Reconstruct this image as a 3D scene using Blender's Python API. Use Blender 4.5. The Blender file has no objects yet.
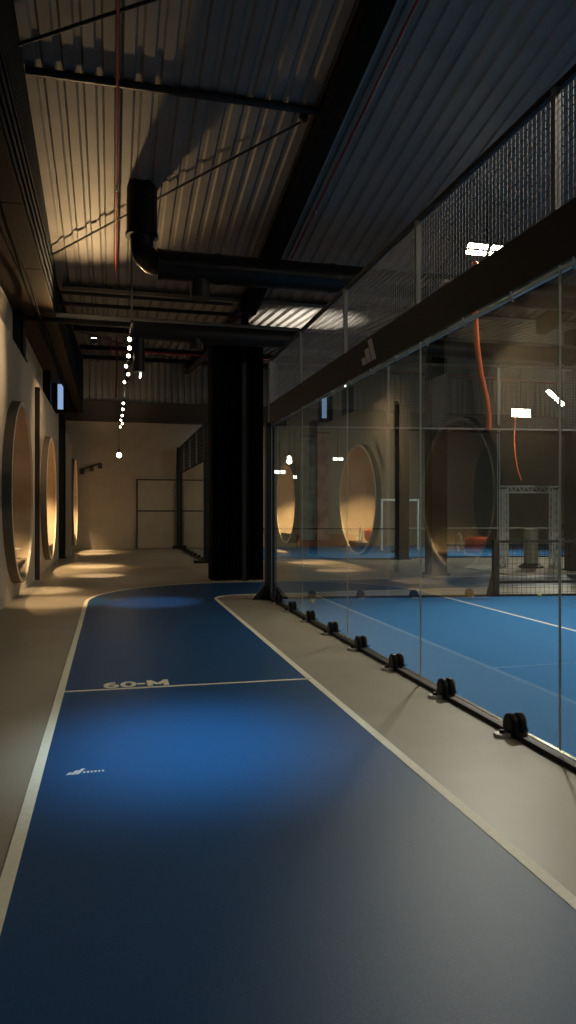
import bpy, bmesh, math, random
from mathutils import Vector, Matrix
random.seed(7)
PI = math.pi
scene = bpy.context.scene
COL = scene.collection

# ------------------------------------------------------------------ camera
F, H, CX, CY = 710.0, 1.53, 288.0, 511.0
TH = math.atan(176.0 / F)
CT, ST = math.cos(TH), math.sin(TH)
cd = bpy.data.cameras.new('camera'); cam = bpy.data.objects.new('camera', cd); COL.objects.link(cam)
cam.location = (0, 0, H); cam.rotation_euler = (PI / 2, 0, -TH)
cd.sensor_fit = 'VERTICAL'; cd.sensor_height = 24.0; cd.lens = F / 1024.0 * 24.0
cd.clip_start = 0.05; cd.clip_end = 200
cd.shift_y = -1.0 / 1024
scene.camera = cam

def at(px, py, d):
    "world point seen at pixel (px, py) at depth d"
    r = (px - CX) / F * d
    return Vector((r * CT + d * ST, -r * ST + d * CT, H - (py - CY) / F * d))

def atY(px, py, y):
    "world point seen at pixel (px, py) on the plane at that y"
    return at(px, py, y / (CT - (px - CX) / F * ST))

# ------------------------------------------------------------------ world, exposure
w = bpy.data.worlds.new('world'); scene.world = w; w.use_nodes = True
w.node_tree.nodes['Background'].inputs[0].default_value = (0.55, 0.62, 0.8, 1)
w.node_tree.nodes['Background'].inputs[1].default_value = 0.010
scene.view_settings.view_transform = 'Standard'
scene.view_settings.look = 'None'
scene.view_settings.exposure = 0.0
scene.view_settings.gamma = 1.0
scene.view_settings.use_curve_mapping = False

def light(kind, loc, target, power, color, size=0.2, cone=60, blend=0.5, sy=None, spread=180):
    l = bpy.data.lights.new('lamp_light', kind); l.energy = power; l.color = color
    if kind == 'SPOT':
        l.spot_size = math.radians(cone); l.spot_blend = blend; l.shadow_soft_size = size
    elif kind == 'AREA':
        l.size = size; l.spread = math.radians(spread)
        if sy: l.shape = 'RECTANGLE'; l.size_y = sy
    else: l.shadow_soft_size = size
    o = bpy.data.objects.new('lamp_light', l); COL.objects.link(o); o.location = loc
    if target is not None:
        o.rotation_euler = (Vector(target) - Vector(loc)).to_track_quat('-Z', 'Y').to_euler()
    return o

WARM = (1.0, 0.72, 0.42); COOL = (0.80, 0.9, 1.0); NEUT = (1.0, 0.9, 0.76)
# court floodlights (their housings are built further down at the same places)
FLOODS = [((6.42, 11.25, 6.1), (5.2, 6.0, 0), 250), ((11.5, 1.2, 5.97), (9.0, 6.0, 0), 300),
          ((4.2, 0.6, 5.97), (5.0, 5.5, 0), 40), ((15.5, 22.5, 5.6), (10, 22, 0), 230), ((6.2, 20.9, 5.3), (7.2, 25, 0), 70)]
for p, t, e in FLOODS:
    light('AREA', Vector(p) + (Vector(t) - Vector(p)).normalized() * 0.08, t, e * 0.8, NEUT, 0.5, sy=0.18, spread=118)
# ceiling downlight and added wide fill above the running track, above the frame
light('SPOT', (0.55, 3.0, 7.2), (0.5, 4.65, 0), 3300, (0.62, 0.86, 1.0), 0.5, 19, 1.0)
light('SPOT', (0.3, 1.0, 7.6), (0.6, 5.5, 0), 14, (0.9, 0.93, 1.0), 0.5, 95, 1.0)
# light of the track heads: pools on the floor and on the wall
for x, y, e, cone in ((-0.45, 20.3, 1900, 22), (-0.3, 17.4, 1500, 17), (-1.3, 14.4, 1300, 19), (-0.85, 12.5, 800, 24),
                      (-0.55, 26.4, 1500, 20), (-0.5, 28.3, 1300, 17)):
    light('SPOT', (0.33, y - 1.0, 4.5), (x, y, 0), e, WARM, 0.05, cone, 0.8)
light('SPOT', (0.33, 12.5, 4.45), (0.65, 12.1, 0), 380, (0.8, 0.9, 1.0), 0.05, 24, 0.8)
light('SPOT', (0.33, 12.2, 4.5), (-1.7, 10.9, 3.7), 240, WARM, 0.1, 76, 1.0)
light('SPOT', (0.33, 17.0, 4.5), (-1.7, 17.5, 3.0), 190, WARM, 0.1, 100, 1.0)
light('SPOT', (0.33, 24.0, 4.5), (-0.5, 29.3, 2.2), 16, WARM, 0.1, 100, 1.0)
# added upward spots brightening the corrugated deck and the gable
light('SPOT', (-0.35, 14.55, 4.98), (-0.75, 11.8, 7.0), 420, (1.0, 0.68, 0.34), 0.08, 116, 1.0)
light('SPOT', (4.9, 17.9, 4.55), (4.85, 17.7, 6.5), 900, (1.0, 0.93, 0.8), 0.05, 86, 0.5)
light('SPOT', (0.33, 25.6, 4.5), (0.0, 29.3, 6.8), 70, WARM, 0.1, 70, 1.0)
# ------------------------------------------------------------------ materials
def mat(name, color, rough=0.6, metal=0.0, noise=None, bump=None, spec=0.5, c2=None, emit=None):
    m = bpy.data.materials.new(name); m.use_nodes = True
    nt = m.node_tree; b = nt.nodes['Principled BSDF']
    b.inputs['Base Color'].default_value = (*color, 1); b.inputs['Roughness'].default_value = rough
    b.inputs['Metallic'].default_value = metal; b.inputs['Specular IOR Level'].default_value = spec
    tc = nt.nodes.new('ShaderNodeTexCoord')
    if noise:
        n = nt.nodes.new('ShaderNodeTexNoise'); n.inputs['Scale'].default_value = noise; n.inputs['Detail'].default_value = 6
        n.inputs['Roughness'].default_value = 0.6
        r = nt.nodes.new('ShaderNodeValToRGB')
        r.color_ramp.elements[0].position = 0.3; r.color_ramp.elements[1].position = 0.72
        r.color_ramp.elements[0].color = (*(c2 or [c * 0.72 for c in color]), 1); r.color_ramp.elements[1].color = (*color, 1)
        nt.links.new(tc.outputs['Object'], n.inputs['Vector']); nt.links.new(n.outputs['Fac'], r.inputs['Fac'])
        nt.links.new(r.outputs['Color'], b.inputs['Base Color'])
    if bump:
        n2 = nt.nodes.new('ShaderNodeTexNoise'); n2.inputs['Scale'].default_value = bump[0]; n2.inputs['Detail'].default_value = 3
        bp = nt.nodes.new('ShaderNodeBump'); bp.inputs['Strength'].default_value = bump[1]; bp.inputs['Distance'].default_value = bump[2]
        nt.links.new(tc.outputs['Object'], n2.inputs['Vector']); nt.links.new(n2.outputs['Fac'], bp.inputs['Height'])
        nt.links.new(bp.outputs['Normal'], b.inputs['Normal'])
    if emit:
        b.inputs['Emission Color'].default_value = (*emit[0], 1); b.inputs['Emission Strength'].default_value = emit[1]
    return m

def glass_mat():
    m = bpy.data.materials.new('court_glass'); m.use_nodes = True; nt = m.node_tree; nt.nodes.clear()
    out = nt.nodes.new('ShaderNodeOutputMaterial'); mix = nt.nodes.new('ShaderNodeMixShader')
    tr = nt.nodes.new('ShaderNodeBsdfTransparent'); tr.inputs[0].default_value = (0.93, 0.96, 0.94, 1)
    gl = nt.nodes.new('ShaderNodeBsdfGlossy'); gl.inputs['Roughness'].default_value = 0.012
    gl.inputs['Color'].default_value = (0.95, 1, 0.97, 1)
    fr = nt.nodes.new('ShaderNodeFresnel'); fr.inputs['IOR'].default_value = 1.52
    geo = nt.nodes.new('ShaderNodeNewGeometry')
    sub = nt.nodes.new('ShaderNodeMath'); sub.operation = 'SUBTRACT'; sub.inputs[0].default_value = 1.0
    mul = nt.nodes.new('ShaderNodeMath'); mul.operation = 'MULTIPLY'
    dbl = nt.nodes.new('ShaderNodeMath'); dbl.operation = 'MULTIPLY'; dbl.inputs[1].default_value = 1.8; dbl.use_clamp = True
    nt.links.new(geo.outputs['Backfacing'], sub.inputs[1]); nt.links.new(fr.outputs[0], mul.inputs[0])
    nt.links.new(sub.outputs[0], mul.inputs[1]); nt.links.new(mul.outputs[0], dbl.inputs[0])
    nt.links.new(dbl.outputs[0], mix.inputs[0]); nt.links.new(tr.outputs[0], mix.inputs[1]); nt.links.new(gl.outputs[0], mix.inputs[2])
    nt.links.new(mix.outputs[0], out.inputs[0])
    return m

M = {
 'concrete': mat('concrete_floor', (0.36, 0.31, 0.235), 0.42, noise=1.3, c2=(0.29, 0.25, 0.19), bump=(60, 0.15, 0.002)),
 'track': mat('blue_track_rubber', (0.008, 0.08, 0.22), 0.42, noise=140, c2=(0.004, 0.045, 0.14), spec=0.35, bump=(260, 0.45, 0.002)),
 'turf': mat('blue_turf', (0.045, 0.22, 0.52), 0.9, noise=90, c2=(0.03, 0.16, 0.40), bump=(300, 0.6, 0.004), spec=0.2),
 'line': mat('lane_paint', (0.9, 0.83, 0.66), 0.5, noise=30, c2=(0.78, 0.72, 0.57)),
 'white': mat('white_paint', (0.75, 0.77, 0.78), 0.5),
 'plaster': mat('beige_plaster', (0.44, 0.38, 0.29), 0.75, noise=3.0, c2=(0.38, 0.33, 0.25), bump=(25, 0.15, 0.003)),
 'niche': mat('niche_lining', (0.46, 0.36, 0.24), 0.7, noise=5, c2=(0.40, 0.31, 0.2)),
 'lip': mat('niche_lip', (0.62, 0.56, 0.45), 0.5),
 'ringshade': mat('shaded_ring_side', (0.11, 0.09, 0.065), 0.7),  # shade on the outer side of the ring, put into its colour
 'deck': mat('steel_deck', (0.2, 0.185, 0.168), 0.6, 0.1, noise=2.0, c2=(0.155, 0.145, 0.132), spec=0.3),
 'gable': mat('grey_cladding', (0.24, 0.23, 0.21), 0.55, 0.2),
 'fascia': mat('blue_grey_cladding', (0.06, 0.068, 0.078), 0.8, spec=0.2),
 'soffit': mat('brown_board', (0.05, 0.028, 0.015), 0.8, spec=0.2, noise=6),
 'black': mat('black_steel', (0.008, 0.008, 0.008), 0.5, spec=0.3),
 'blackgloss': mat('black_duct', (0.005, 0.005, 0.005), 0.36, spec=0.2),
 'fabric': mat('black_curtain', (0.004, 0.004, 0.004), 0.95, spec=0.1),
 'darkbrown': mat('dark_pilaster', (0.05, 0.038, 0.028), 0.6),
 'grey': mat('grey_steel', (0.16, 0.16, 0.155), 0.45, 0.4),
 'galv': mat('galvanised_steel', (0.46, 0.44, 0.40), 0.4, 0.35),
 'chrome': mat('bright_steel', (0.7, 0.68, 0.62), 0.2, 0.9),
 'wire': mat('mesh_wire', (0.10, 0.10, 0.10), 0.4, 0.6),
 'banner': mat('dark_banner', (0.013, 0.011, 0.010), 0.6, spec=0.3),
 'emblem': mat('emblem_grey', (0.5, 0.5, 0.5), 0.5),
 'red': mat('sprinkler_red', (0.22, 0.018, 0.02), 0.45),
 'orange': mat('orange_hose', (0.75, 0.13, 0.03), 0.45),
 'cushion': mat('orange_cushion', (0.75, 0.16, 0.07), 0.8),
 'edge': mat('glass_edge', (0.50, 0.55, 0.50), 0.3, spec=0.8),
 'glass': glass_mat(),
 'ball': mat('ball_felt', (0.62, 0.72, 0.12), 0.9),
 'lamp': mat('lamp_lens', (1, 1, 1), 0.4, emit=((1.0, 0.86, 0.62), 16)),
 'flood': mat('floodlight_lens', (1, 1, 1), 0.4, emit=((1.0, 0.9, 0.7), 45)),
 'led': mat('led_lens', (1, 1, 1), 0.4, emit=((1.0, 0.96, 0.86), 5)),
 'bulb': mat('pendant_bulb_glow', (1, 1, 1), 0.4, emit=((1.0, 0.82, 0.55), 12)),
 'screen': mat('blue_screen', (0.1, 0.2, 0.35), 0.3, emit=((0.4, 0.62, 1.0), 0.6)),
 'bannerpale': mat('pale_print', (0.6, 0.6, 0.53), 0.7, noise=2.2, c2=(0.10, 0.12, 0.11)),
 'bannerpink': mat('pink_print', (0.75, 0.42, 0.34), 0.7, noise=2.2, c2=(0.22, 0.09, 0.08)),
 'scribble': mat('wall_lettering', (0.30, 0.19, 0.15), 0.7),
 'bin': mat('grey_post', (0.38, 0.36, 0.31), 0.5, 0.1, noise=14),
 'orangewall': mat('orange_boards', (0.42, 0.12, 0.04), 0.6, noise=4),
 'wood': mat('brown_wood', (0.25, 0.11, 0.05), 0.6, noise=8),
 'rug': mat('pale_mat', (0.7, 0.64, 0.53), 0.8, noise=12),
}

# ------------------------------------------------------------------ helpers
class MB:
    def __init__(s): s.bm = bmesh.new()
    def box(s, x0, x1, y0, y1, z0, z1, rot=None):
        vs = [s.bm.verts.new(Vector((x, y, z))) for x in (x0, x1) for y in (y0, y1) for z in (z0, z1)]
        for f in ((0, 1, 3, 2), (4, 6, 7, 5), (0, 4, 5, 1), (2, 3, 7, 6), (0, 2, 6, 4), (1, 5, 7, 3)):
            s.bm.faces.new([vs[i] for i in f])
        return s
    def obox(s, c, ax, hx, hy, z0, z1):
        "box centred on (x,y), local x along angle ax"
        ca, sa = math.cos(ax), math.sin(ax)
        vs = []
        for x in (-hx, hx):
            for y in (-hy, hy):
                for z in (z0, z1): vs.append(s.bm.verts.new((c[0] + x * ca - y * sa, c[1] + x * sa + y * ca, z)))
        for f in ((0, 1, 3, 2), (4, 6, 7, 5), (0, 4, 5, 1), (2, 3, 7, 6), (0, 2, 6, 4), (1, 5, 7, 3)):
            s.bm.faces.new([vs[i] for i in f])
        return s
    def bar(s, a, b, wx, wz, up=(0, 0, 1)):
        a, b = Vector(a), Vector(b); d = (b - a).normalized(); u = Vector(up)
        sd = d.cross(u).normalized(); u2 = sd.cross(d).normalized()
        q = []
        for p in (a, b):
            for i, j in ((-1, -1), (1, -1), (1, 1), (-1, 1)):
                q.append(s.bm.verts.new(p + sd * i * wx / 2 + u2 * j * wz / 2))
        for f in ((3, 2, 1, 0), (4, 5, 6, 7), (0, 1, 5, 4), (1, 2, 6, 5), (2, 3, 7, 6), (3, 0, 4, 7)):
            s.bm.faces.new([q[i] for i in f])
        return s
    def tube(s, pts, r, n=10, caps=True):
        pts = [Vector(p) for p in pts]; rs = r if isinstance(r, (list, tuple)) else [r] * len(pts)
        rings = []; prev = None
        for i, p in enumerate(pts):
            if i == 0: d = pts[1] - pts[0]
            elif i == len(pts) - 1: d = pts[-1] - pts[-2]
            else: d = (pts[i + 1] - p).normalized() + (p - pts[i - 1]).normalized()
            if d.length < 1e-9: d = pts[i] - pts[i - 1]
            d.normalize()
            if prev is None:
                u = d.orthogonal().normalized()
                if abs(d.z) < 0.9: u = d.cross(Vector((0, 0, 1))).normalized()
                else: u = (Vector((1, 0, 0)) - d * d.x).normalized()
            else: u = (prev - d * prev.dot(d)).normalized()
            prev = u; v = d.cross(u)
            rings.append([s.bm.verts.new(p + (u * math.cos(2 * PI * k / n) + v * math.sin(2 * PI * k / n)) * rs[i]) for k in range(n)])
        for a, b in zip(rings, rings[1:]):
            for k in range(n): s.bm.faces.new((a[k], a[(k + 1) % n], b[(k + 1) % n], b[k]))
        if caps:
            s.bm.faces.new(rings[0][::-1]); s.bm.faces.new(rings[-1])
        return s
    def lathe(s, prof, n=24, c=(0, 0, 0), closed=False):
        rings = []
        for r, z in prof:
            if r < 1e-5: rings.append([s.bm.verts.new((c[0], c[1], c[2] + z))])
            else: rings.append([s.bm.verts.new((c[0] + r * math.cos(2 * PI * k / n), c[1] + r * math.sin(2 * PI * k / n), c[2] + z)) for k in range(n)])
        for a, b in zip(rings, rings[1:]):
            for k in range(n):
                k2 = (k + 1) % n
                if len(a) == 1 and len(b) == 1: continue
                if len(a) == 1: s.bm.faces.new((a[0], b[k2], b[k]))
                elif len(b) == 1: s.bm.faces.new((a[k], a[k2], b[0]))
                else: s.bm.faces.new((a[k], a[k2], b[k2], b[k]))
        return s
    def poly(s, pts, z0, z1):
        "extruded outline in XY"
        lo = [s.bm.verts.new((x, y, z0)) for x, y in pts]; hi = [s.bm.verts.new((x, y, z1)) for x, y in pts]
        s.bm.faces.new(hi); s.bm.faces.new(lo[::-1]); n = len(pts)
        for i in range(n): s.bm.faces.new((lo[i], lo[(i + 1) % n], hi[(i + 1) % n], hi[i]))
        return s
    def sphere(s, c, r, n=14):
        return s.lathe([(r * math.sin(PI * i / n) if 0 < i < n else 0, -r * math.cos(PI * i / n)) for i in range(n + 1)], n * 2, c)
    def build(s, name, m, parent=None, smooth=False, bevel=0, origin=None):
        bmesh.ops.recalc_face_normals(s.bm, faces=s.bm.faces[:])
        org = Vector(origin) if origin is not None else None
        if org is not None:
            bmesh.ops.translate(s.bm, verts=s.bm.verts[:], vec=-org)
        me = bpy.data.meshes.new(name); s.bm.to_mesh(me); s.bm.free()
        o = bpy.data.objects.new(name, me); COL.objects.link(o)
        me.materials.append(M[m])
        if smooth:
            for p in me.polygons: p.use_smooth = True
            e = o.modifiers.new('edge', 'EDGE_SPLIT'); e.split_angle = math.radians(40)
        if bevel:
            b = o.modifiers.new('bevel', 'BEVEL'); b.width = bevel; b.segments = 2; b.limit_method = 'ANGLE'
        if org is not None: o.location = org
        if parent is not None:
            o.parent = parent
            o.matrix_parent_inverse = Matrix.Translation(-parent.location) if parent.type == 'EMPTY' and org is None and not parent.get('_local') else Matrix.Identity(4)
        return o

def tag(o, label, cat, group=None):
    o['label'] = label; o['category'] = cat
    if group: o['group'] = group
    return o
def struct(o): o['kind'] = 'structure'; return o
def thing(name, label, cat, loc=(0, 0, 0), rz=0, group=None, local=False):
    o = bpy.data.objects.new(name, None); COL.objects.link(o); o.location = loc; o.rotation_euler = (0, 0, rz)
    o.empty_display_size = 0.1
    if local: o['_local'] = 1
    return tag(o, label, cat, group)
def copy_tree(root, loc, label, group=None, rz=None):
    kids = {}
    allo = [o for o in COL.objects if o.parent is not None]
    def rec(o, parent):
        c = o.copy(); COL.objects.link(c)
        if parent is not None:
            c.parent = parent; c.matrix_parent_inverse = o.matrix_parent_inverse.copy()
        for ch in [k for k in allo if k.parent == o]: rec(ch, c)
        return c
    r = rec(root, None); r.location = loc; r['label'] = label
    if rz is not None: r.rotation_euler = (0, 0, rz)
    if group: r['group'] = group
    return r

# ------------------------------------------------------------------ geometry constants
XW = -1.66          # left wall face
XU = -1.85          # upper wall face
YE = 29.4           # end wall
YV = 15.5           # valley of the roof
ZV = 6.25
XR = 24.0
XG = 2.67           # glass wall of the near court
YC = 11.93          # its far corner
def roof_z(y): return ZV + 0.17 * (YV - y) if y < YV else ZV + 0.09 * (y - YV)

# ------------------------------------------------------------------ shell
struct(MB().box(-3.2, XR, -4, YE + 0.2, -0.12, 0.0).build('floor', 'concrete'))

def corrugated(x0, x1, y0, z0, y1, z1, period=0.25, depth=0.03, t=0.015):
    m = MB(); prof = []
    x = x0; 
    while x < x1:
        for dx, dz in ((0, 0), (0.52, 0), (0.64, 1), (0.88, 1)):
            prof.append((x + dx * period, dz * depth))
        x += period
    prof.append((x, 0))
    rows = []
    for (y, z) in ((y0, z0), (y1, z1)):
        rows.append([m.bm.verts.new((px, y, z + pz)) for px, pz in prof])
        rows.append([m.bm.verts.new((px, y, z + pz + t)) for px, pz in prof])
    a, at_, b, bt = rows
    for i in range(len(prof) - 1):
        m.bm.faces.new((a[i], a[i + 1], b[i + 1], b[i])); m.bm.faces.new((at_[i], bt[i], bt[i + 1], at_[i + 1]))
    return m
struct(corrugated(-1.1, XR, -3, roof_z(-3), YV, ZV).build('ceiling', 'deck'))
struct(corrugated(-1.1, XR, YV, ZV, YE + 0.1, roof_z(YE + 0.1), depth=0.075).build('ceiling', 'deck'))

# corrugated side strip from the deck down to the brown soffit
def side_strip(y0, y1):
    m = MB(); prof = []; z = 5.45
    zt = max(roof_z(y0), roof_z(y1)) + 0.05
    k = 0
    while z < zt:
        for dz, dx in ((0, 0), (0.10, 0), (0.125, -0.035), (0.19, -0.035)): prof.append((z + dz, dx))
        z += 0.22
    prof.append((z, 0))
    A = [m.bm.verts.new((-1.1 + dx, y0, min(z, roof_z(y0) + 0.02))) for z, dx in prof]
    B = [m.bm.verts.new((-1.1 + dx, y1, min(z, roof_z(y1) + 0.02))) for z, dx in prof]
    for i in range(len(prof) - 1): m.bm.faces.new((A[i], A[i + 1], B[i + 1], B[i]))
    bmesh.ops.solidify(m.bm, geom=m.bm.faces[:], thickness=0.012)
    return m
struct(side_strip(-3, YV).build('trim_1', 'fascia'))
struct(side_strip(YV, YE).build('trim_1', 'fascia'))
sof = MB()
for i in range(13):
    y0 = -3 + i * 2.5; sof.box(-2.1, -1.09, y0 + 0.012, min(y0 + 2.488, YE), 5.40, 5.45)
struct(sof.build('trim_2', 'soffit'))
struct(MB().box(-2.1, -1.14, -3, YE, 5.46, 5.5).build('trim_3', 'black'))

# left wall with round openings
NY = [13.34, 19.4, 27.2]; NZ = 1.86; NRo = 1.59; NRi = 1.52; XLS = [-1.52, -1.52, -1.30]; XB = -2.75
def wall_with_holes():
    m = MB(); n = 72; bm = m.bm
    def cell(y0, y1, z0, z1, yc, zc, r):
        c = []; q = []
        for k in range(n):
            a = 2 * PI * k / n; dy, dz = math.cos(a), math.sin(a)
            ts = []
            if dy > 1e-9: ts.append((y1 - yc) / dy)
            if dy < -1e-9: ts.append((y0 - yc) / dy)
            if dz > 1e-9: ts.append((z1 - zc) / dz)
            if dz < -1e-9: ts.append((z0 - zc) / dz)
            t = min(ts)
            c.append(bm.verts.new((XW, yc + dy * r, zc + dz * r))); q.append([yc + dy * t, zc + dz * t])
        for cy in (y0, y1):
            for cz in (z0, z1):
                k = min(range(n), key=lambda i: (q[i][0] - cy) ** 2 + (q[i][1] - cz) ** 2); q[k] = [cy, cz]
        qv = [bm.verts.new((XW, a, b)) for a, b in q]
        for k in range(n): bm.faces.new((c[k], c[(k + 1) % n], qv[(k + 1) % n], qv[k]))
    def quad(y0, y1): bm.faces.new([bm.verts.new((XW, y, z)) for y, z in ((y0, 0), (y1, 0), (y1, 4.5), (y0, 4.5))])
    e = [10.4, 16.4, 22.6, 29.0]
    quad(-3, e[0]); quad(e[3], YE)
    for i in range(3): cell(e[i], e[i + 1], 0, 4.5, NY[i], NZ, 1.575)
    # ledge on top and upper wall
    for (xa, za, xb, zb) in ((XW, 4.5, XU, 4.5), (XU, 4.5, XU, 5.42)):
        bm.faces.new([bm.verts.new(p) for p in ((xa, -3, za), (xa, YE, za), (xb, YE, zb), (xb, -3, zb))])
    bmesh.ops.remove_doubles(bm, verts=bm.verts[:], dist=1e-4)
    return m
struct(wall_with_holes().build('wall_left', 'plaster'))
struct(MB().box(-3.2, -3.1, -3, YE, 0, 5.45).build('wall_left_rear', 'plaster'))
# end wall: plaster, steel beam, cladding
struct(MB().box(-3.2, XR, YE, YE + 0.15, 0, 5.2).build('wall_back', 'plaster'))
gw = MB(); x = -1.1
while x < XR:
    gw.box(x, x + 0.14, YE - 0.13, YE + 0.05, 5.6, 7.7); gw.box(x + 0.14, x + 0.25, YE - 0.02, YE + 0.05, 5.6, 7.7); x += 0.25
struct(gw.build('wall_back', 'gable'))
struct(MB().box(XR, XR + 0.1, -3, YE, 0, 8.5).build('wall_right', 'gable'))
tag(MB().box(-2.0, XR, YE - 0.36, YE - 0.08, 5.1, 5.15).box(-2.0, XR, YE - 0.24, YE - 0.2, 5.15, 5.85).box(-2.0, XR, YE - 0.36, YE - 0.08, 5.85, 5.9)
    .build('steel_beam', 'darkbrown'), 'dark brown steel beam along the top of the far end wall', 'beam')

# ------------------------------------------------------------------ running track
TL, TR, TF = -0.42, 1.75, 15.05          # outer left line, inner right line, far line
def arc(cx, cy, r, a0, a1, n=18):
    return [(cx + r * math.cos(a0 + (a1 - a0) * i / n), cy + r * math.sin(a0 + (a1 - a0) * i / n)) for i in range(n + 1)]
ro, ri = 2.7, 0.55
outer = [(TL, -3)] + arc(TL + ro, TF - ro, ro, PI, PI / 2, 24) + [(13, TF)]
inner = [(13, 12.78)] + arc(TR + ri, 12.78 - ri, ri, PI / 2, PI, 12) + [(TR, -3)]
tr = thing('running_track', 'blue rubber running track with cream edge lines turning right at the black column', 'running track')
MB().poly(outer + inner, 0.0, 0.004).build('track_surface', 'track', tr)
def stripe(pts, wd, z0=0.004, z1=0.0065, m=None):
    m = m or MB(); L = []; R = []
    for i, p in enumerate(pts):
        p = Vector(p); a = Vector(pts[max(i - 1, 0)]); b = Vector(pts[min(i + 1, len(pts) - 1)])
        d = (b - a).normalized(); nrm = Vector((-d.y, d.x)); L.append(p + nrm * wd / 2); R.append(p - nrm * wd / 2)
    for i in range(len(pts) - 1):
        q = [L[i], L[i + 1], R[i + 1], R[i]]
        lo = [m.bm.verts.new((v.x, v.y, z0)) for v in q]; hi = [m.bm.verts.new((v.x, v.y, z1)) for v in q]
        m.bm.faces.new(hi); m.bm.faces.new(lo)
        for k in range(4): m.bm.faces.new((lo[k], lo[(k + 1) % 4], hi[(k + 1) % 4], hi[k]))
    return m
stripe(outer, 0.06).build('lane_line', 'line', tr)
stripe(inner, 0.06).build('lane_line', 'line', tr)
stripe([(TL, 6.27), (TR, 6.22)], 0.035).build('distance_line', 'line', tr)

bx0, by0, lh, tk = -0.075, 6.30, 0.205, 0.046
m = MB(); xs = bx0
def ell(cx, cy, rx, ry, a0, a1, n=26): return [(cx + rx * math.cos(a0 + (a1 - a0) * i / n), cy + ry * math.sin(a0 + (a1 - a0) * i / n)) for i in range(n + 1)]
stripe(ell(xs + 0.07, by0 + 0.068, 0.047, 0.045, 0, 2 * PI), tk * 0.8, 0.004, 0.0062, m)
stripe(ell(xs + 0.085, by0 + 0.1025, 0.064, 0.08, PI, PI * 0.42, 12), tk * 0.85, 0.004, 0.0064, m)
stripe(ell(xs + 0.215, by0 + 0.1025, 0.05, 0.08, 0, 2 * PI), tk * 0.85, 0.004, 0.0062, m)
stripe([(xs + 0.29, by0 + 0.1), (xs + 0.36, by0 + 0.1)], 0.045, 0.004, 0.0062, m)
stripe([(xs + 0.40, by0), (xs + 0.40, by0 + lh)], tk, 0.004, 0.0062, m)
stripe([(xs + 0.54, by0), (xs + 0.54, by0 + lh)], tk, 0.004, 0.0062, m)
stripe([(xs + 0.39, by0 + lh - 0.01), (xs + 0.47, by0 + 0.05)], tk, 0.004, 0.0064, m)
stripe([(xs + 0.55, by0 + lh - 0.01), (xs + 0.47, by0 + 0.05)], tk, 0.004, 0.0066, m)
m.build('distance_marking', 'line', tr)
fe = MB()       # small three bar emblem and faint lettering on the track
ep = at(66, 777, 4.1); ex, ey = ep.x, ep.y
for i, (x0, h) in enumerate(((0, 0.035), (0.025, 0.06), (0.05, 0.085))):
    fe.poly([(ex + x0, ey), (ex + x0 + 0.02, ey), (ex + x0 + 0.02 + 0.4 * h, ey + h), (ex + x0 + 0.4 * h, ey + h)], 0.004, 0.0055)
for i in range(6):
    x0 = ex + 0.095 + i * 0.021
    fe.poly([(x0, ey + 0.01), (x0 + 0.012, ey + 0.01), (x0 + 0.012, ey + 0.035), (x0, ey + 0.035)], 0.004, 0.0055)
fe.build('floor_emblem', 'emblem', tr)

# ------------------------------------------------------------------ near court
UX, UY = 0.9895, -0.1445
SA = math.atan2(UY, UX)
def sp(t): return (XG + UX * t, YC + UY * t)
ct = thing('padel_court', 'blue turf padel court with white service line behind the glass', 'court', (XG, 3, 0))
MB().poly([(XG + 0.05, -3), (22, -3), (22, sp(19.5)[1]), sp(0.05)], 0.0, 0.012).build('court_turf', 'turf', ct)
stripe([(5.69, -3), (5.69, 11.55)], 0.05, 0.012, 0.015).build('court_line', 'white', ct)

def glass_panel(p0, ang, length, z0, z1, label, group, name='glass_panel', frame=False):
    t = thing(name, label, 'glass panel', (p0[0], p0[1], 0), ang, group, local=True)
    MB().box(0.004, length - 0.004, -0.006, 0.006, z0, z1).build('glass_pane', 'glass', t)
    MB().box(0.0, 0.004, -0.0065, 0.0065, z0, z1).build('polished_edge', 'edge', t)
    MB().box(length - 0.004, length, -0.0065, 0.0065, z0, z1).build('polished_edge', 'edge', t)
    return t
WHERE = ['fifth', 'fourth', 'third', 'second', 'nearest']
seams = [11.93, 9.90, 7.88, 5.86, 3.83, 1.80]
names = ['clear glass court panel beside the black corner post', 'clear glass court panel, second from the black corner post, seen edge-on',
         'clear glass court panel in the middle of the long glass wall under the emblem', 'clear glass court panel between the two tallest bright seams',
         'clear glass court panel nearest the camera, cut by the right picture edge']
for i in range(5):
    glass_panel((XG, seams[i + 1]), PI / 2, seams[i] - seams[i + 1], 0.055, 3.06, names[i], 'glass panels of the long court wall')
for i in range(2):
    p = sp(0.06 + 2.0 * i); glass_panel(p, SA, 1.96, 0.055, 2.97, ['clear glass panel of the far court side next to the corner post', 'clear glass panel of the far court side ending at the net post'][i], 'glass panels of the far court side')
p = sp(4.06); glass_panel(p, SA, 2.3, 1.15, 2.97, 'clear glass panel standing above the low net at the right', 'glass panels of the far court side')
# top rail of far side
tag(MB().bar((*sp(0), 2.985), (*sp(7.5), 2.985), 0.03, 0.03).build('top_rail', 'grey'), 'thin grey rail along the top of the far side glass', 'rail')

# base kerb with bright inner profile
kb = thing('base_kerb', 'black base rail under the long glass wall with bright steel profile', 'kerb', (XG, 1.8, 0))
MB().box(XG - 0.045, XG + 0.02, 1.0, YC, 0, 0.035).build('kerb_rail', 'black', kb, bevel=0.004)
MB().box(XG + 0.02, XG + 0.05, 1.0, YC, 0, 0.04).build('inner_profile', 'chrome', kb)
tag(MB().obox(sp(3.8), SA, 3.8, 0.03, 0.0, 0.05).build('base_kerb', 'black'), 'low black base rail of the far court side', 'kerb')

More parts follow.
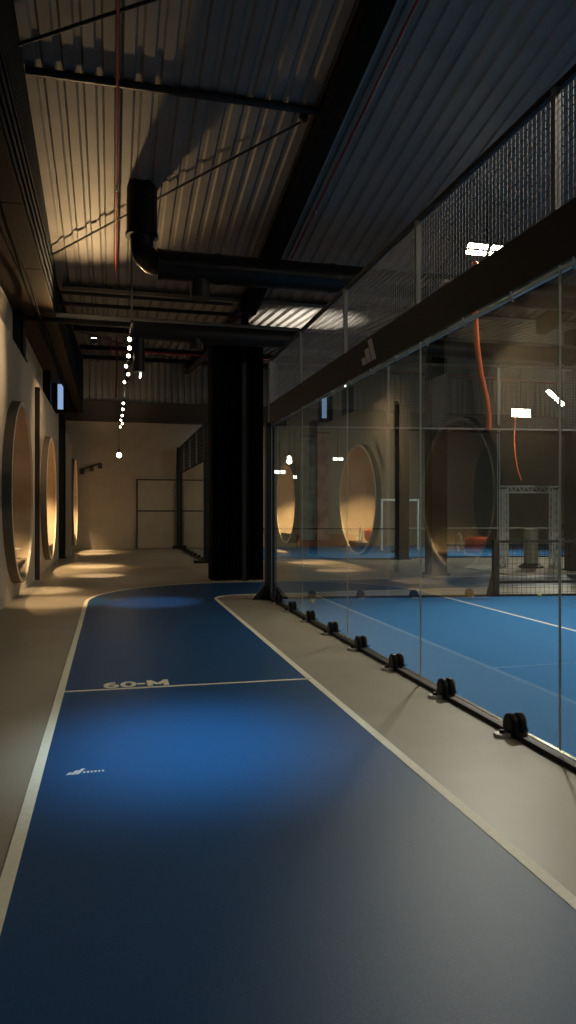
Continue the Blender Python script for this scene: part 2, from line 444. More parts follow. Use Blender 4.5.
# glass clamps
def clamp(loc, rz, label, group):
    t = thing('glass_clamp', label, 'clamp', loc, rz, group, local=True)
    m = MB(); n = 14; pts = []
    for i in range(n + 1):
        a = PI * i / n; pts.append((0.066 * math.cos(a), 0.075 + 0.08 * math.sin(a)))
    pts = [(0.08, 0.0)] + pts + [(-0.08, 0.0)]
    lo = [m.bm.verts.new((x, -0.007, z)) for x, z in pts]; hi = [m.bm.verts.new((x, -0.06, z)) for x, z in pts]
    m.bm.faces.new(lo); m.bm.faces.new(hi[::-1])
    for i in range(len(pts)): m.bm.faces.new((lo[i], hi[i], hi[(i + 1) % len(pts)], lo[(i + 1) % len(pts)]))
    m.build('clamp_shell', 'blackgloss', t, bevel=0.016)
    m = MB()
    lo = [m.bm.verts.new((x, 0.007, z)) for x, z in pts]; hi = [m.bm.verts.new((x, 0.06, z)) for x, z in pts]
    m.bm.faces.new(lo); m.bm.faces.new(hi[::-1])
    for i in range(len(pts)): m.bm.faces.new((lo[i], hi[i], hi[(i + 1) % len(pts)], lo[(i + 1) % len(pts)]))
    m.build('clamp_shell', 'blackgloss', t, bevel=0.016)
    MB().poly([(-0.05, 0.04), (0.05, 0.04), (0.045, 0.13), (0.02, 0.155), (-0.02, 0.155), (-0.045, 0.13)], 0.0, 0.025).build('foot_plate', 'galv', t, bevel=0.004)
    m = MB(); m.tube([(0, 0.10, 0.024), (0, 0.10, 0.045)], 0.02, 12); m.build('bolt_knob', 'black', t, bevel=0.003)
    m = MB(); m.tube([(0, 0.038, 0.115), (0, 0.052, 0.115)], 0.011, 8); m.build('screw', 'chrome', t)
    return t
cy = [4.33, 5.36, 6.41, 7.42, 8.44, 9.46, 10.48, 11.4]
cl = ['black clamp with steel foot holding the glass, nearest the camera', 'black glass clamp, second from the camera', 'black glass clamp, third from the camera',
      'black glass clamp, fourth from the camera', 'black glass clamp, fifth from the camera', 'black glass clamp, sixth from the camera',
      'black glass clamp, seventh from the camera', 'black glass clamp right beside the corner post']
c0 = clamp((XG, cy[0], 0), PI / 2, cl[0], 'clamps along the long glass wall')
for y, l in zip(cy[1:], cl[1:]): copy_tree(c0, (XG, y, 0), l)
for t, l in ((0.7, 'black clamp on the far court side nearest the corner post'), (1.55, 'black clamp on the far court side, second from the corner post'),
             (2.5, 'black clamp on the far court side, in the middle'), (3.5, 'black clamp on the far court side nearest the low net')):
    q = sp(t); copy_tree(c0, (q[0], q[1], 0), l, 'clamps of the far court side', SA + PI)

# posts of the court frame
cp = thing('corner_post', 'black corner post of the court with flared base beside the running track', 'post', (XG, YC, 0))
MB().box(XG - 0.10, XG + 0.05, YC, YC + 0.14, 0.0, 3.05).build('post', 'black', cp)
MB().box(XG - 0.04, XG + 0.06, YC + 0.02, YC + 0.12, 3.05, 4.16).build('upper_post', 'grey', cp)
m = MB()
for (a, b) in (((-0.30, 0.07), (0.0, 0.07)), ((-0.02, -0.2), (-0.02, 0.05)), ((0.25, 0.07), (0, 0.07))):
    dx, dy = b[0] - a[0], b[1] - a[1]; L = math.hypot(dx, dy); nx, ny = -dy / L * 0.012, dx / L * 0.012
    ax, ay, bx_, by_ = XG - 0.02 + a[0], YC + a[1], XG - 0.02 + b[0], YC + b[1]
    v = [m.bm.verts.new(p) for p in ((ax - nx, ay - ny, 0), (bx_ - nx, by_ - ny, 0), (bx_ - nx, by_ - ny, 0.35), (ax - nx, ay - ny, 0.02),
                                     (ax + nx, ay + ny, 0), (bx_ + nx, by_ + ny, 0), (bx_ + nx, by_ + ny, 0.35), (ax + nx, ay + ny, 0.02))]
    for f in ((0, 1, 2, 3), (7, 6, 5, 4), (0, 4, 5, 1), (1, 5, 6, 2), (2, 6, 7, 3), (3, 7, 4, 0)): m.bm.faces.new([v[i] for i in f])
m.build('base_gusset', 'black', cp)

# wire mesh above the glass
def wire_panel(p0, ang, length, z0, z1, label, group, step=0.05, sz=0.05, r=0.0024, post=True, wm='wire'):
    t = thing('wire_mesh_panel', label, 'mesh panel', (p0[0], p0[1], 0), ang, group, local=True)
    m = MB(); x = step
    while x < length - 0.01:
        m.box(x - r, x + r, -r, r, z0, z1); x += step
    z = z0 + sz
    while z < z1:
        m.box(0, length, r, 3 * r, z - r, z + r); z += sz
    m.build('wire_grid', wm, t)
    MB().box(0, length, -0.02, 0.02, z1 - 0.02, z1 + 0.025).build('top_rail', 'black', t)
    if post:
        MB().box(-0.022, 0.022, 0.006, 0.05, z0 + 0.07, z1 - 0.02).build('post', 'grey', t)
    return t
ml = ['wire mesh panel over the glass panel at the corner post', 'wire mesh panel left of the emblem on the banner', 'wire mesh panel above the emblem on the banner',
      'wire mesh panel with the floodlight glaring through it', 'wire mesh panel nearest the camera at the upper right']
for i in range(5):
    wire_panel((XG, seams[i + 1]), PI / 2, seams[i] - seams[i + 1], 3.3, 4.14, ml[i], 'wire mesh above the long glass wall')
wire_panel(sp(0.08), SA, 1.95, 3.0, 4.1, 'wire mesh on top of the far court side beside the corner post', 'wire mesh above the far court side')
wire_panel(sp(2.05), SA, 1.95, 3.0, 4.1, 'wire mesh on top of the far court side, middle panel', 'wire mesh above the far court side')
wire_panel(sp(4.05), SA, 2.6, 3.0, 4.1, 'wire mesh on top of the far court side at the right', 'wire mesh above the far court side')

# banner
bn = thing('court_banner', 'long dark banner with grey three stripe emblem over the glass', 'banner', (XG - 0.03, 1.8, 3.0))
m = MB(); N = 40
for i in range(N):
    y0 = 1.8 + (YC - 1.8) * i / N; y1 = 1.8 + (YC - 1.8) * (i + 1) / N
    m.box(XG - 0.035, XG - 0.015, y0, y1, 3.03, 3.37)
bmesh.ops.remove_doubles(m.bm, verts=m.bm.verts[:], dist=1e-5)
m.build('banner_sheet', 'banner', bn)
m = MB()        # three rising slanted bars; outward (-X) face, read along -Y
def yz(pts, x0=XG - 0.038, x1=XG - 0.034):
    a = [m.bm.verts.new((x0, y, z)) for y, z in pts]; b = [m.bm.verts.new((x1, y, z)) for y, z in pts]
    m.bm.faces.new(a); m.bm.faces.new(b[::-1])
    for i in range(len(pts)): m.bm.faces.new((a[i], b[i], b[(i + 1) % len(pts)], a[(i + 1) % len(pts)]))
yb = 7.26; zb = 3.10
for i, (s0, hh) in enumerate(((0.0, 0.08), (0.14, 0.16), (0.28, 0.24))):
    y = yb - s0; wd = 0.115
    yz([(y, zb), (y - wd, zb), (y - wd + hh * 0.55, zb + hh), (y + hh * 0.55, zb + hh)])
m.build('emblem', 'emblem', bn)
# cables and lashings under the banner
for i in range(14):
    y = 2.3 + i * 0.68; MB().tube([(XG - 0.03, y, 3.03), (XG + 0.02, y + 0.05, 2.98), (XG + 0.03, y + 0.12, 3.03)], 0.006, 6).build('lashing', 'galv', bn)
tag(MB().bar((XG + 0.03, 1.8, 3.02), (XG + 0.03, YC, 3.02), 0.03, 0.03).build('top_rail', 'galv'), 'bright steel rail along the top edge of the long glass wall', 'rail')

# low net at the right of the far court side
def net(p0, p1, z1, label, step=0.09, mid=None, tape='black', posts=True):
    a = Vector((*p0, 0)); b = Vector((*p1, 0)); L = (b - a).length; ang = math.atan2(b.y - a.y, b.x - a.x)
    t = thing('court_net', label, 'net', a, ang, None, local=True)
    m = MB(); x = 0.06
    while x < L: m.box(x - 0.002, x + 0.002, -0.002, 0.002, 0.03, z1 - 0.03); x += step
    z = 0.08
    while z < z1 - 0.04: m.box(0.05, L, 0.002, 0.006, z - 0.002, z + 0.002); z += step
    m.build('net_grid', 'black', t)
    MB().box(0.05, L, -0.012, 0.012, z1 - 0.035, z1 + 0.01).build('net_tape', tape, t)
    if mid: MB().box(0.05, L, -0.02, 0.02, mid - 0.02, mid + 0.03).build('lower_band', 'black', t)
    MB().box(0.05, L, -0.02, 0.02, 0.0, 0.04).build('bottom_rail', 'black', t)
    if posts:
        MB().box(-0.05, 0.06, -0.05, 0.05, 0, z1 + 0.02).build('net_post', 'black', t, bevel=0.01)
        m = MB(); v = [m.bm.verts.new(p) for p in ((-0.17, -0.03, 0), (-0.04, -0.03, 0), (-0.04, -0.03, 0.5), (-0.17, 0.03, 0), (-0.04, 0.03, 0), (-0.04, 0.03, 0.5))]
        for f in ((0, 1, 2), (5, 4, 3), (0, 3, 4, 1), (1, 4, 5, 2), (2, 5, 3, 0)): m.bm.faces.new([v[i] for i in f])
        m.build('post_brace', 'black', t)
    return t
net(sp(3.98), sp(9.5), 1.0, 'low black net with thick black post at the right of the near court', 0.085, 0.26)

# ------------------------------------------------------------------ far court
c2 = thing('padel_court', 'blue turf of the far court beyond the black columns', 'court', (XG, 20.8, 0))
MB().box(XG + 0.05, 19, 21.3, 29.2, 0.0, 0.012).build('court_turf', 'turf', c2)
net((4.6, 22.1), (8.65, 20.9), 0.98, 'dark net with posts on the far court between corner and thin column', 0.1, None)
net((9.3, 21.6), (16.0, 20.6), 0.98, 'far court net with white tape behind the metal arch frame', 0.1, None, 'white')
f2 = ['glass panel of the far court beside the black curtain', 'glass panel of the far court, second from the curtain', 'glass panel of the far court, second from the end', 'glass panel of the far court at its far end']
for i in range(4): glass_panel((XG, 20.9 + 2.05 * i), PI / 2, 2.05, 0.05, 3.0, f2[i], 'glass panels of the far court')
f3 = ['mesh panel over the far court glass beside the curtain', 'mesh panel over the far court glass, second from the curtain', 'mesh panel over the far court glass, second from its end', 'mesh panel over the far court glass at its far end']
for i in range(4): wire_panel((XG, 20.9 + 2.05 * i), PI / 2, 2.05, 3.0, 4.1, f3[i], 'wire mesh of the far court', 0.09, 0.12, 0.006, wm='black')
tag(MB().box(XG - 0.04, XG + 0.04, 20.8, YE - 0.3, 0, 0.07).build('base_kerb', 'black'), 'black base rail under the far court glass', 'kerb')
fp = thing('corner_post', 'black post at the far end of the far court glass', 'post', (XG, 29.1, 0))
MB().box(XG - 0.12, XG + 0.08, 29.1, 29.22, 0, 4.12).build('post', 'black', fp)
MB().box(XG - 0.28, XG + 0.2, 29.04, 29.24, 0, 0.12).build('base_plate', 'black', fp)
fp = thing('corner_post', 'black post of the far court glass beside the curtain', 'post', (XG, 20.8, 0))
MB().box(XG - 0.06, XG + 0.06, 20.74, 20.88, 0, 4.12).build('post', 'black', fp)
MB().box(XG - 0.35, XG + 0.2, 20.72, 20.9, 0, 0.08).build('base_plate', 'black', fp)
cf = copy_tree(c0, (XG, 21.4, 0), 'tiny black clamp at the foot of the far court glass', 'clamps along the far court glass')
for i in range(1, 7): copy_tree(c0, (XG, 21.4 + i * 1.05, 0), 'tiny black clamp at the foot of the far court glass', 'clamps along the far court glass')

# ------------------------------------------------------------------ columns, curtains, beams
def ibeam(m, a, b, wd, hh, tf=0.03, tw=0.02):
    a, b = Vector(a), Vector(b); u = Vector((0, 0, 1))
    d = (b - a).normalized(); s = d.cross(u).normalized(); n = s.cross(d).normalized()
    m.bar(a + n * (hh / 2 - tf / 2), b + n * (hh / 2 - tf / 2), wd, tf); m.bar(a - n * (hh / 2 - tf / 2), b - n * (hh / 2 - tf / 2), wd, tf)
    m.bar(a, b, tw, hh - 2 * tf); return m
XBm = 2.95
def beam_z(y): return roof_z(y) - 0.22
tag(ibeam(MB(), (XBm, -3, beam_z(-3)), (XBm, 15.45, beam_z(15.45)), 0.27, 0.36, tw=0.2).build('roof_beam', 'fabric'), 'black steel beam running down the roof slope to the column', 'beam')
tag(ibeam(MB(), (XBm, 15.55, beam_z(15.55)), (XBm, YE - 0.3, beam_z(YE - 0.3)), 0.25, 0.3).build('roof_beam', 'black'), 'black steel beam of the far roof bay beyond the column', 'beam')
tag(ibeam(MB(), (10.2, -3, beam_z(-3)), (10.2, 15.45, beam_z(15.45)), 0.27, 0.36, tw=0.2).build('roof_beam', 'fabric'), 'black steel roof beam over the court', 'beam')
cl_ = thing('steel_column', 'tall dark steel column between the two black curtains', 'column', (2.78, 15.62, 0))
m = MB(); cxn = at(246, 500, 15.55)
m.box(cxn.x - 0.07, cxn.x + 0.07, 15.36, 15.38, 0, 5.95).box(cxn.x - 0.07, cxn.x + 0.07, 15.56, 15.58, 0, 5.95).box(cxn.x - 0.01, cxn.x + 0.01, 15.38, 15.56, 0, 5.95)
m.build('shaft', 'banner', cl_)
MB().box(cxn.x - 0.15, cxn.x + 0.15, 15.3, 15.6, 5.88, 6.1).build('cap_plate', 'black', cl_)
def curtain(x0, x1, y, z1, label):
    m = MB(); n = 60; fr = []; 
    for i in range(n + 1):
        u = i / n; x = x0 + (x1 - x0) * u
        fr.append((x, y + 0.05 * math.sin(u * (x1 - x0) * 38) + 0.015 * math.sin(u * 51)))
    rows = [[m.bm.verts.new((x, yy + (0.01 * math.sin(x * 30 + z) if 0 < z < z1 else 0), z)) for x, yy in fr] for z in (0.02, 1.5, 3, z1)]
    for a, b in zip(rows, rows[1:]):
        for i in range(n): m.bm.faces.new((a[i], a[i + 1], b[i + 1], b[i]))
    bmesh.ops.solidify(m.bm, geom=m.bm.faces[:], thickness=0.02)
    t = thing('black_curtain', label, 'curtain', ((x0 + x1) / 2, y, 0), 0, 'black curtains at the column')
    m.build('drape', 'fabric', t, smooth=True)
    MB().tube([(x0 - 0.02, y, z1 + 0.01), (x1 + 0.02, y, z1 + 0.01)], 0.025).build('curtain_rail', 'black', t)
    # the side return that gives the drape its depth
    m = MB()
    for i in range(10):
        m.box(x0 + 0.0, x0 + 0.03, y + i * 0.06, y + i * 0.06 + 0.055, 0.02, z1)
    m.build('side_drape', 'fabric', t)
    return t
ca = at(210.5, 500, 15.6); cb = at(243, 500, 15.4); cc = at(249.5, 500, 15.4); cdn = at(268, 500, 15.2)
curtain(ca.x, cb.x, 15.35, 5.25, 'wide black floor-length curtain left of the steel column')
curtain(cc.x, cdn.x, 15.3, 5.25, 'narrow black floor-length curtain right of the steel column')
for nm, px, d, ww, z1, lab in (('steel_column', 436, 17.0, 0.40, 6.1, 'black square column standing beyond the court, right of centre'),
                               ('steel_column', 402, 22.5, 0.34, 4.9, 'thin black column behind the far court net'),
                               ('steel_column', 574, 18.0, 0.34, 6.1, 'black column at the right picture edge beyond the court')):
    p = at(px, 500, d); t = thing(nm, lab, 'column', (p.x, p.y, 0))
    MB().obox((p.x, p.y), 0, ww / 2, ww / 2, 0, z1).build('shaft', 'black', t, bevel=0.01)
    MB().obox((p.x, p.y), 0, ww / 2 + 0.04, ww / 2 + 0.04, 0, 0.05).build('base_plate', 'black', t)

# ladder of tubes at the valley
YT = 15.0
for z, r, mt, lab in ((5.48, 0.045, 'galv', 'pale steel tube spanning the hall under the roof valley'),
                      (5.72, 0.04, 'black', 'upper black tube spanning the hall below the roof valley'),
                      (5.94, 0.035, 'black', 'topmost black tube spanning the hall below the roof valley'),
                      (5.37, 0.05, 'black', 'black tube directly under the pale steel tube')):
    tag(MB().tube([(-1.8, YT, z), (13 if z == 5.48 else 2.5, YT, z)], r).build('roof_tube', mt), lab, 'tube')
tag(MB().box(-1.0, 14, YV - 0.12, YV + 0.12, ZV - 0.06, ZV - 0.02).build('valley_gutter', 'black'), 'black gutter strip where the two roof slopes meet', 'gutter')
# purlins and rods
tag(MB().tube([(-1.08, 9.65, roof_z(9.65) - 0.06), (XBm - 0.1, 9.65, roof_z(9.65) - 0.06)], 0.055).build('roof_purlin', 'black'), 'black round tube crossing under the near roof', 'purlin')
for y in (20.6, 24.5, 27.2): tag(MB().bar((-1.05, y, roof_z(y) - 0.09), (14, y, roof_z(y) - 0.09), 0.1, 0.14).build('roof_purlin', 'black'),
        {20.6: 'black purlin of the far roof nearest the valley', 24.5: 'black purlin in the middle of the far roof', 27.2: 'black purlin of the far roof nearest the end wall'}[y], 'purlin')
def on_roof(px, py, off=0.12):
    lo, hi = 3.0, 40.0
    for _ in range(60):
        md = (lo + hi) / 2; p = at(px, py, md)
        if p.z > roof_z(p.y) - off: hi = md
        else: lo = md
    return at(px, py, lo)
tag(MB().tube([on_roof(46, 258), on_roof(303, 121)], 0.018, 8).build('brace_rod', 'black'), 'thin diagonal brace rod from the beam joint to the left roof edge', 'rod')
tag(MB().tube([on_roof(2, 50), on_roof(158, -2)], 0.022, 8).build('brace_rod', 'black'), 'thin diagonal brace rod at the top left', 'rod')
jp = on_roof(307, 116, 0.1)
tag(MB().sphere(jp + Vector((-0.05, 0, -0.03)), 0.07, 8).build('bracing_joint', 'black'), 'dark knuckle where tube and rod meet the beam', 'joint')
a_, b_ = (-1.0, 20.6), (3.0, 27.2)
tag(MB().tube([(a_[0], a_[1], roof_z(a_[1]) - 0.15), (b_[0], b_[1], roof_z(b_[1]) - 0.15)], 0.02, 6).build('brace_rod', 'black'), 'thin brace rod under the far roof', 'rod')
# sprinkler pipes
def pipe(pts, r, lab):
    t = thing('sprinkler_pipe', lab, 'pipe', pts[0]); MB().tube(pts, r, 8).build('pipe_run', 'red', t)
    a, b = Vector(pts[0]), Vector(pts[1])
    for k in range(3):
        p = a.lerp(b, (k + 0.5) / 3)
        MB().tube([p + Vector((0, 0, -0.015)), p + Vector((0, 0, -0.09))], 0.012, 6).build('sprinkler_head', 'galv', t)
    return t
pipe([(0.07, -2, roof_z(-2) - 0.13), (0.07, 14.5, roof_z(14.5) - 0.13)], 0.021, 'red sprinkler pipe running straight down the left roof')
pa = on_roof(418, 0, 0.12); pb = on_roof(290, 262, 0.12); dd = (pa - pb)
pipe([pa + dd * 0.8, pb], 0.021, 'red sprinkler pipe running beside the black roof beam')
zz = 5.95
pipe([at(127, 351, 19.2), at(240, 358, 19.6), at(576, 385, 21)], 0.025, 'red sprinkler pipe crossing the far roof bay')
pipe([at(127, 351, 19.2), at(111, 350, 19.2), at(111, 338, 19.2), at(104, 338, 19.2)], 0.022, 'small red pipe loop beside the spotlight track')
pipe([at(117, 338, 19.2), at(117, 372, 19.2), at(116, 398, 19.4)], 0.022, 'red drop pipe beside the spotlight track')

# columns on the left wall
def wcol(y, z0, z1, x0, x1, wd, label, m='black'):
    t = thing('wall_column', label, 'column', (x0, y, z0))
    MB().box(x0, x1, y - wd / 2, y - wd / 2 + 0.02, z0, z1).box(x0, x1, y + wd / 2 - 0.02, y + wd / 2, z0, z1).box(x1 - 0.03, x1, y - wd / 2, y + wd / 2, z0, z1).build('shaft', m, t)
    MB().box(x0, x1 + 0.03, y - wd / 2 - 0.03, y + wd / 2 + 0.03, z0, z0 + 0.03).build('base_plate', m, t)
wcol(14.75, 4.5, 5.95, XU, XW - 0.005, 0.5, 'black steel column end above the first round niche')
wcol(20.9, 4.5, 5.4, XU, XW - 0.005, 0.6, 'black steel column end above the second round niche')
wcol(24.1, 0.0, 4.7, XW, -1.47, 0.4, 'black full-height column on the left wall past the second niche')
tag(MB().box(XW, XW + 0.10, 16.62, 16.72, 0, 4.28).build('wall_pilaster', 'darkbrown'), 'slim dark brown strip on the wall between first and second niche', 'pilaster')
tag(MB().box(XW, -1.33, 25.0, 25.1, 0, 3.75).build('wall_pilaster', 'plaster'), 'beige wall fin beside the third niche', 'pilaster')

# round niches
for i, y in enumerate(NY):
    lab = ['large round wall niche nearest the camera with projecting rim', 'round wall niche in the middle of the left wall', 'round wall niche farthest along the left wall'][i]
    t = thing('round_niche', lab, 'niche', (XW, y, 0), 0, 'round niches in the left wall')
    XL = XLS[i]
    def ringmesh(prof, n=80):
        m = MB(); R = [[m.bm.verts.new((x, y + r * math.cos(2 * PI * k / n), NZ + r * math.sin(2 * PI * k / n))) for k in range(n)] for x, r in prof]
        for a, b in zip(R, R[1:]):
            for k in range(n): m.bm.faces.new((a[k], a[(k + 1) % n], b[(k + 1) % n], b[k]))
        return m
    ringmesh([(XW - 0.05, NRo + 0.015), (XL + 0.005, NRo)]).build('rim_side', 'ringshade', t, smooth=True)
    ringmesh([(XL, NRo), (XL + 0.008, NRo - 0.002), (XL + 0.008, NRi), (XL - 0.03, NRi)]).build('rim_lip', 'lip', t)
    ringmesh([(XL - 0.03, NRi), (XB, NRi)]).build('lining', 'niche', t, smooth=True)
    m = MB(); m.bm.faces.new([m.bm.verts.new((XB, y + NRi * math.cos(2 * PI * k / 80), NZ + NRi * math.sin(2 * PI * k / 80))) for k in range(80)])
    bmesh.ops.solidify(m.bm, geom=m.bm.faces[:], thickness=0.03)
    m.build('back_panel', 'niche', t)
    MB().box(XB + 0.02, XL - 0.05, y - 0.93, y + 0.93, 0.60, 0.65).build('seat_floor', 'niche', t)
    light('SPOT', (XB + 0.7, y + (-0.35, 0.25, 0.25)[i], NZ + NRi - 0.14), (XB + 0.45, y + (-0.35, 0.25, 0.25)[i], 0.5), (300, 800, 800)[i], (1.0, 0.66, 0.32), 0.04, (84, 96, 96)[i], 0.6)
    # little table
    tb = thing('side_table', ['small round white table inside the nearest round niche', 'small round white table inside the middle round niche', 'small round white table inside the farthest round niche'][i], 'table', (-1.85, y + 0.62, 0.65), 0, 'white tables in the niches')
    MB().lathe([(0, 0.0), (0.12, 0.0), (0.12, 0.015), (0, 0.015)], 20, (-1.85, y + 0.62, 0.65)).build('table_foot', 'white', tb)
    MB().tube([(-1.85, y + 0.62, 0.665), (-1.85, y + 0.62, 0.81)], 0.02).build('table_stem', 'white', tb)
    MB().lathe([(0, 0.16), (0.2, 0.16), (0.22, 0.175), (0.2, 0.19), (0, 0.19)], 28, (-1.85, y + 0.62, 0.65)).build('table_top', 'white', tb)
    # cushion and hoop
    cu = thing('lounge_cushion', ['orange cushion inside the nearest round niche', 'orange cushion inside the middle round niche', 'orange cushion inside the farthest round niche'][i], 'cushion', (-2.0, y - 0.1, 0.65), 0, 'orange cushions in the niches')
    MB().box(-2.25, -1.8, y - 0.25, y + 0.2, 0.66, 1.0).build('cushion_pad', 'cushion', cu, bevel=0.08)
    m = MB(); m.tube([(-1.76, y + 0.30 + 0.12 * math.cos(a), 0.86 + 0.19 * math.sin(a)) for a in [2 * PI * k / 24 for k in range(25)]], 0.022, 8, caps=False)
    tag(m.build('white_hoop', 'white'), ['white hoop leaning beside the cushion in the nearest niche', 'white hoop leaning beside the cushion in the middle niche', 'white hoop leaning beside the cushion in the farthest niche'][i], 'hoop', 'white hoops in the niches')
# faded lettering between the niches
for j, (yc, rr, a0, a1) in enumerate(((13.34, 1.80, 0.35, 0.95), (19.4, 1.80, 2.25, 2.75))):
    t = thing('wall_lettering', ['faded reddish lettering beside the upper rim of the nearest niche', 'faded reddish lettering between dark strip and middle niche'][j], 'lettering', (XW, yc, NZ), 0, 'wall lettering')
    for k in range(9):
        a = a0 + (a1 - a0) * k / 9; a2 = a + 0.04; m = MB()
        p = [(XW + 0.004, yc + (rr + q) * math.cos(b), NZ + (rr + q) * math.sin(b)) for b, q in ((a, 0), (a2, 0.02), (a2, 0.16 + 0.05 * (k % 3)), (a, 0.14))]
        m.bm.faces.new([m.bm.verts.new(v) for v in p])
        bmesh.ops.solidify(m.bm, geom=m.bm.faces[:], thickness=0.002)
        m.build('letter', 'scribble', t)
# blue screen
t = thing('wall_screen', 'blue glowing screen projecting high on the left wall', 'screen', (XW, 22.6, 4.5))
MB().box(XW - 0.15, -1.33, 22.62, 22.72, 4.5, 5.4).build('screen_housing', 'black', t)
MB().box(-1.6, -1.44, 22.6, 22.615, 4.62, 5.38).build('screen_face', 'screen', t)
# cables along the soffit
m = MB()
for k in range(3):
    m.tube([(-1.42 + 0.06 * k, y, 5.3 - 0.05 * k + 0.05 * math.sin(y * (1.1 + k * 0.3))) for y in [j * 0.5 for j in range(-4, 58)]], 0.018, 6)
tag(m.build('cable_bundle', 'fabric'), 'dark cables running along the top of the left wall under the soffit', 'cable')

# ------------------------------------------------------------------ ducts
t = thing('air_duct', 'large black spiral duct rising to the roof and running right over the court', 'duct', (0.2, 12, 5.6))
dv = at(142, 200, 11.7); dh = at(150, 277, 12.0)
R0 = 0.245
X0, Y0 = dv.x, dv.y; ZH = 5.62
m = MB()
pts = [(X0, Y0, roof_z(Y0) + 0.0), (X0, Y0, 6.1)]
hood = MB(); hood.lathe([(0.0, 0.42), (0.12, 0.40), (0.2, 0.32), (0.245, 0.2), (0.25, 0), (0.25, -0.52), (0.27, -0.53), (0.27, -0.58), (0.2, -0.58)], 28, (X0, Y0, 6.62)).build('hood', 'blackgloss', t, smooth=True)
el = [(X0, Y0, 6.1), (X0, Y0, ZH + 0.45)] + [(X0 + 0.3 * (1 - math.cos(a)), Y0 + 0.02, ZH + 0.3 - 0.3 * math.sin(a)) for a in [PI / 2 * k / 7 for k in range(8)]]
MB().tube(el, [0.19] * 5 + [0.2] * 5, 24).build('elbow', 'galvdark' if 'galvdark' in M else 'blackgloss', t, smooth=True)
m = MB(); P = []; Rr = []
x = X0 + 0.25; k = 0
while x < 13:
    P.append((x, Y0 + 0.02, ZH)); Rr.append(R0 if k % 10 else R0 + 0.015)
    x += 0.1; k += 1
m.tube(P, Rr, 28); m.build('straight_run', 'blackgloss', t, smooth=True)
q = at(201, 285, 11.9)
MB().tube([(q.x, q.y + 0.1, ZH - 0.2), (q.x, q.y + 0.1, 5.12)], [0.17, 0.17], 24).build('outlet', 'black', t, smooth=True)
t = thing('air_duct', 'second black duct behind the pale tube, ending beside the curtain', 'duct', (0.2, 14.4, 5.15))
s0 = at(133, 336, 14.3)
MB().tube([(s0.x, 14.2, 5.06), (13, 14.2, 5.06)], 0.18, 24).build('straight_run', 'black', t, smooth=True)
MB().tube([(s0.x + 0.1, 14.2, 5.1), (s0.x + 0.1, 14.2, 4.25)], 0.11, 20).build('outlet', 'black', t, smooth=True)
q = at(196, 350, 14.2)
MB().tube([(q.x, 14.2, 5.0), (q.x, 14.2, 4.75)], 0.14, 20).build('outlet', 'black', t, smooth=True)
s1, s2 = at(143, 341, 14.0), at(140, 378, 14.0)
tag(MB().tube([s1, s1.lerp(s2, 0.5) + Vector((0.015, 0, 0)), s2], 0.018, 8).build('reflection_strip', 'led'), 'thin vertical LED reflection, as a glowing strip, beside the black duct outlet', 'light')  # reflection on the duct built as a glowing tube

# ------------------------------------------------------------------ spotlight track
XT = 0.33; ZT = 4.72
t = thing('spotlight_track', 'thin black lighting track hung along the hall above the running track', 'track', (XT, 12.4, ZT))
MB().box(XT - 0.02, XT + 0.02, 12.3, 27, ZT, ZT + 0.04).build('track_rail', 'black', t)
for y in (12.5, 19.0, 25.0): MB().tube([(XT, y, ZT + 0.04), (XT, y, roof_z(y) - 0.02)], 0.018 if y < 13 else 0.006, 8).build('drop_rod', 'grey', t)
def spot(loc, az, el_, label):
    s = thing('track_spotlight', label, 'spotlight', loc, az, 'track spotlights', local=True)
    d = Vector((0, math.cos(el_), -math.sin(el_))); c = Vector((0, 0, -0.12))
    MB().tube([(0, 0, 0), (0, 0, -0.12)], 0.012, 8).build('stem', 'black', s)
    MB().tube([c - d * 0.09, c + d * 0.06, c + d * 0.075], [0.05, 0.055, 0.055], 18).build('lamp_body', 'black', s, smooth=True)
    MB().tube([c + d * 0.076, c + d * 0.082], 0.036, 18).build('lens', 'lamp', s)
    return s
sp0 = spot((XT, 12.9, ZT), PI * 0.86, 0.5, 'track spotlight at the near end of the lighting track')
sl = [(13.6, 'track spotlight, second from the near end'), (14.3, 'track spotlight, third from the near end'), (15.3, 'bright track spotlight, fourth from the near end'),
      (16.2, 'track spotlight, fifth from the near end'), (17.2, 'track spotlight before the gap in the row'), (20.6, 'track spotlight just after the gap in the row'),
      (21.8, 'bright track spotlight in the far cluster'), (23.2, 'track spotlight, fourth from the far end'), (24.4, 'third last track spotlight'), (25.4, 'second last track spotlight'), (26.4, 'track spotlight at the far end')]
for k, (y, l) in enumerate(sl): copy_tree(sp0, (XT, y, ZT), l, None, PI * (0.86 + (0.06 if k % 2 else -0.09)) + (0.5 if k % 3 == 0 else 0))
u_ = thing('uplight', 'small black uplight added under the pale tube to wash the deck warm', 'lamp', (-0.35, 14.6, 4.9))  # fixture put in for the warm wash on the deck
MB().tube([(-0.35, 14.6, 4.86), (-0.35, 14.58, 4.95)], [0.05, 0.065], 18).build('lamp_body', 'black', u_, smooth=True)
MB().tube([(-0.35, 14.58, 4.951), (-0.35, 14.578, 4.957)], 0.05, 18).build('lens', 'lamp', u_)
MB().tube([(-0.35, 14.66, 4.88), (-0.35, 14.97, 4.9), (-0.35, 14.99, 5.31)], 0.012, 8).build('hanger', 'black', u_)
pl = at(119, 455, 20.0)
t = thing('pendant_lamp', 'single bare pendant bulb hanging before the far end wall', 'lamp', pl)
MB().tube([pl + Vector((0, 0, 0.16)), (pl.x, pl.y, roof_z(pl.y) - 0.02)], 0.006, 6).build('cord', 'black', t)
MB().tube([pl + Vector((0, 0, 0.06)), pl + Vector((0, 0, 0.17))], 0.025, 10).build('socket', 'black', t)
MB().sphere(pl, 0.07, 10).build('bulb', 'bulb', t, smooth=True)
light('POINT', pl + Vector((0, 0, -0.1)), None, 12, WARM, 0.07)

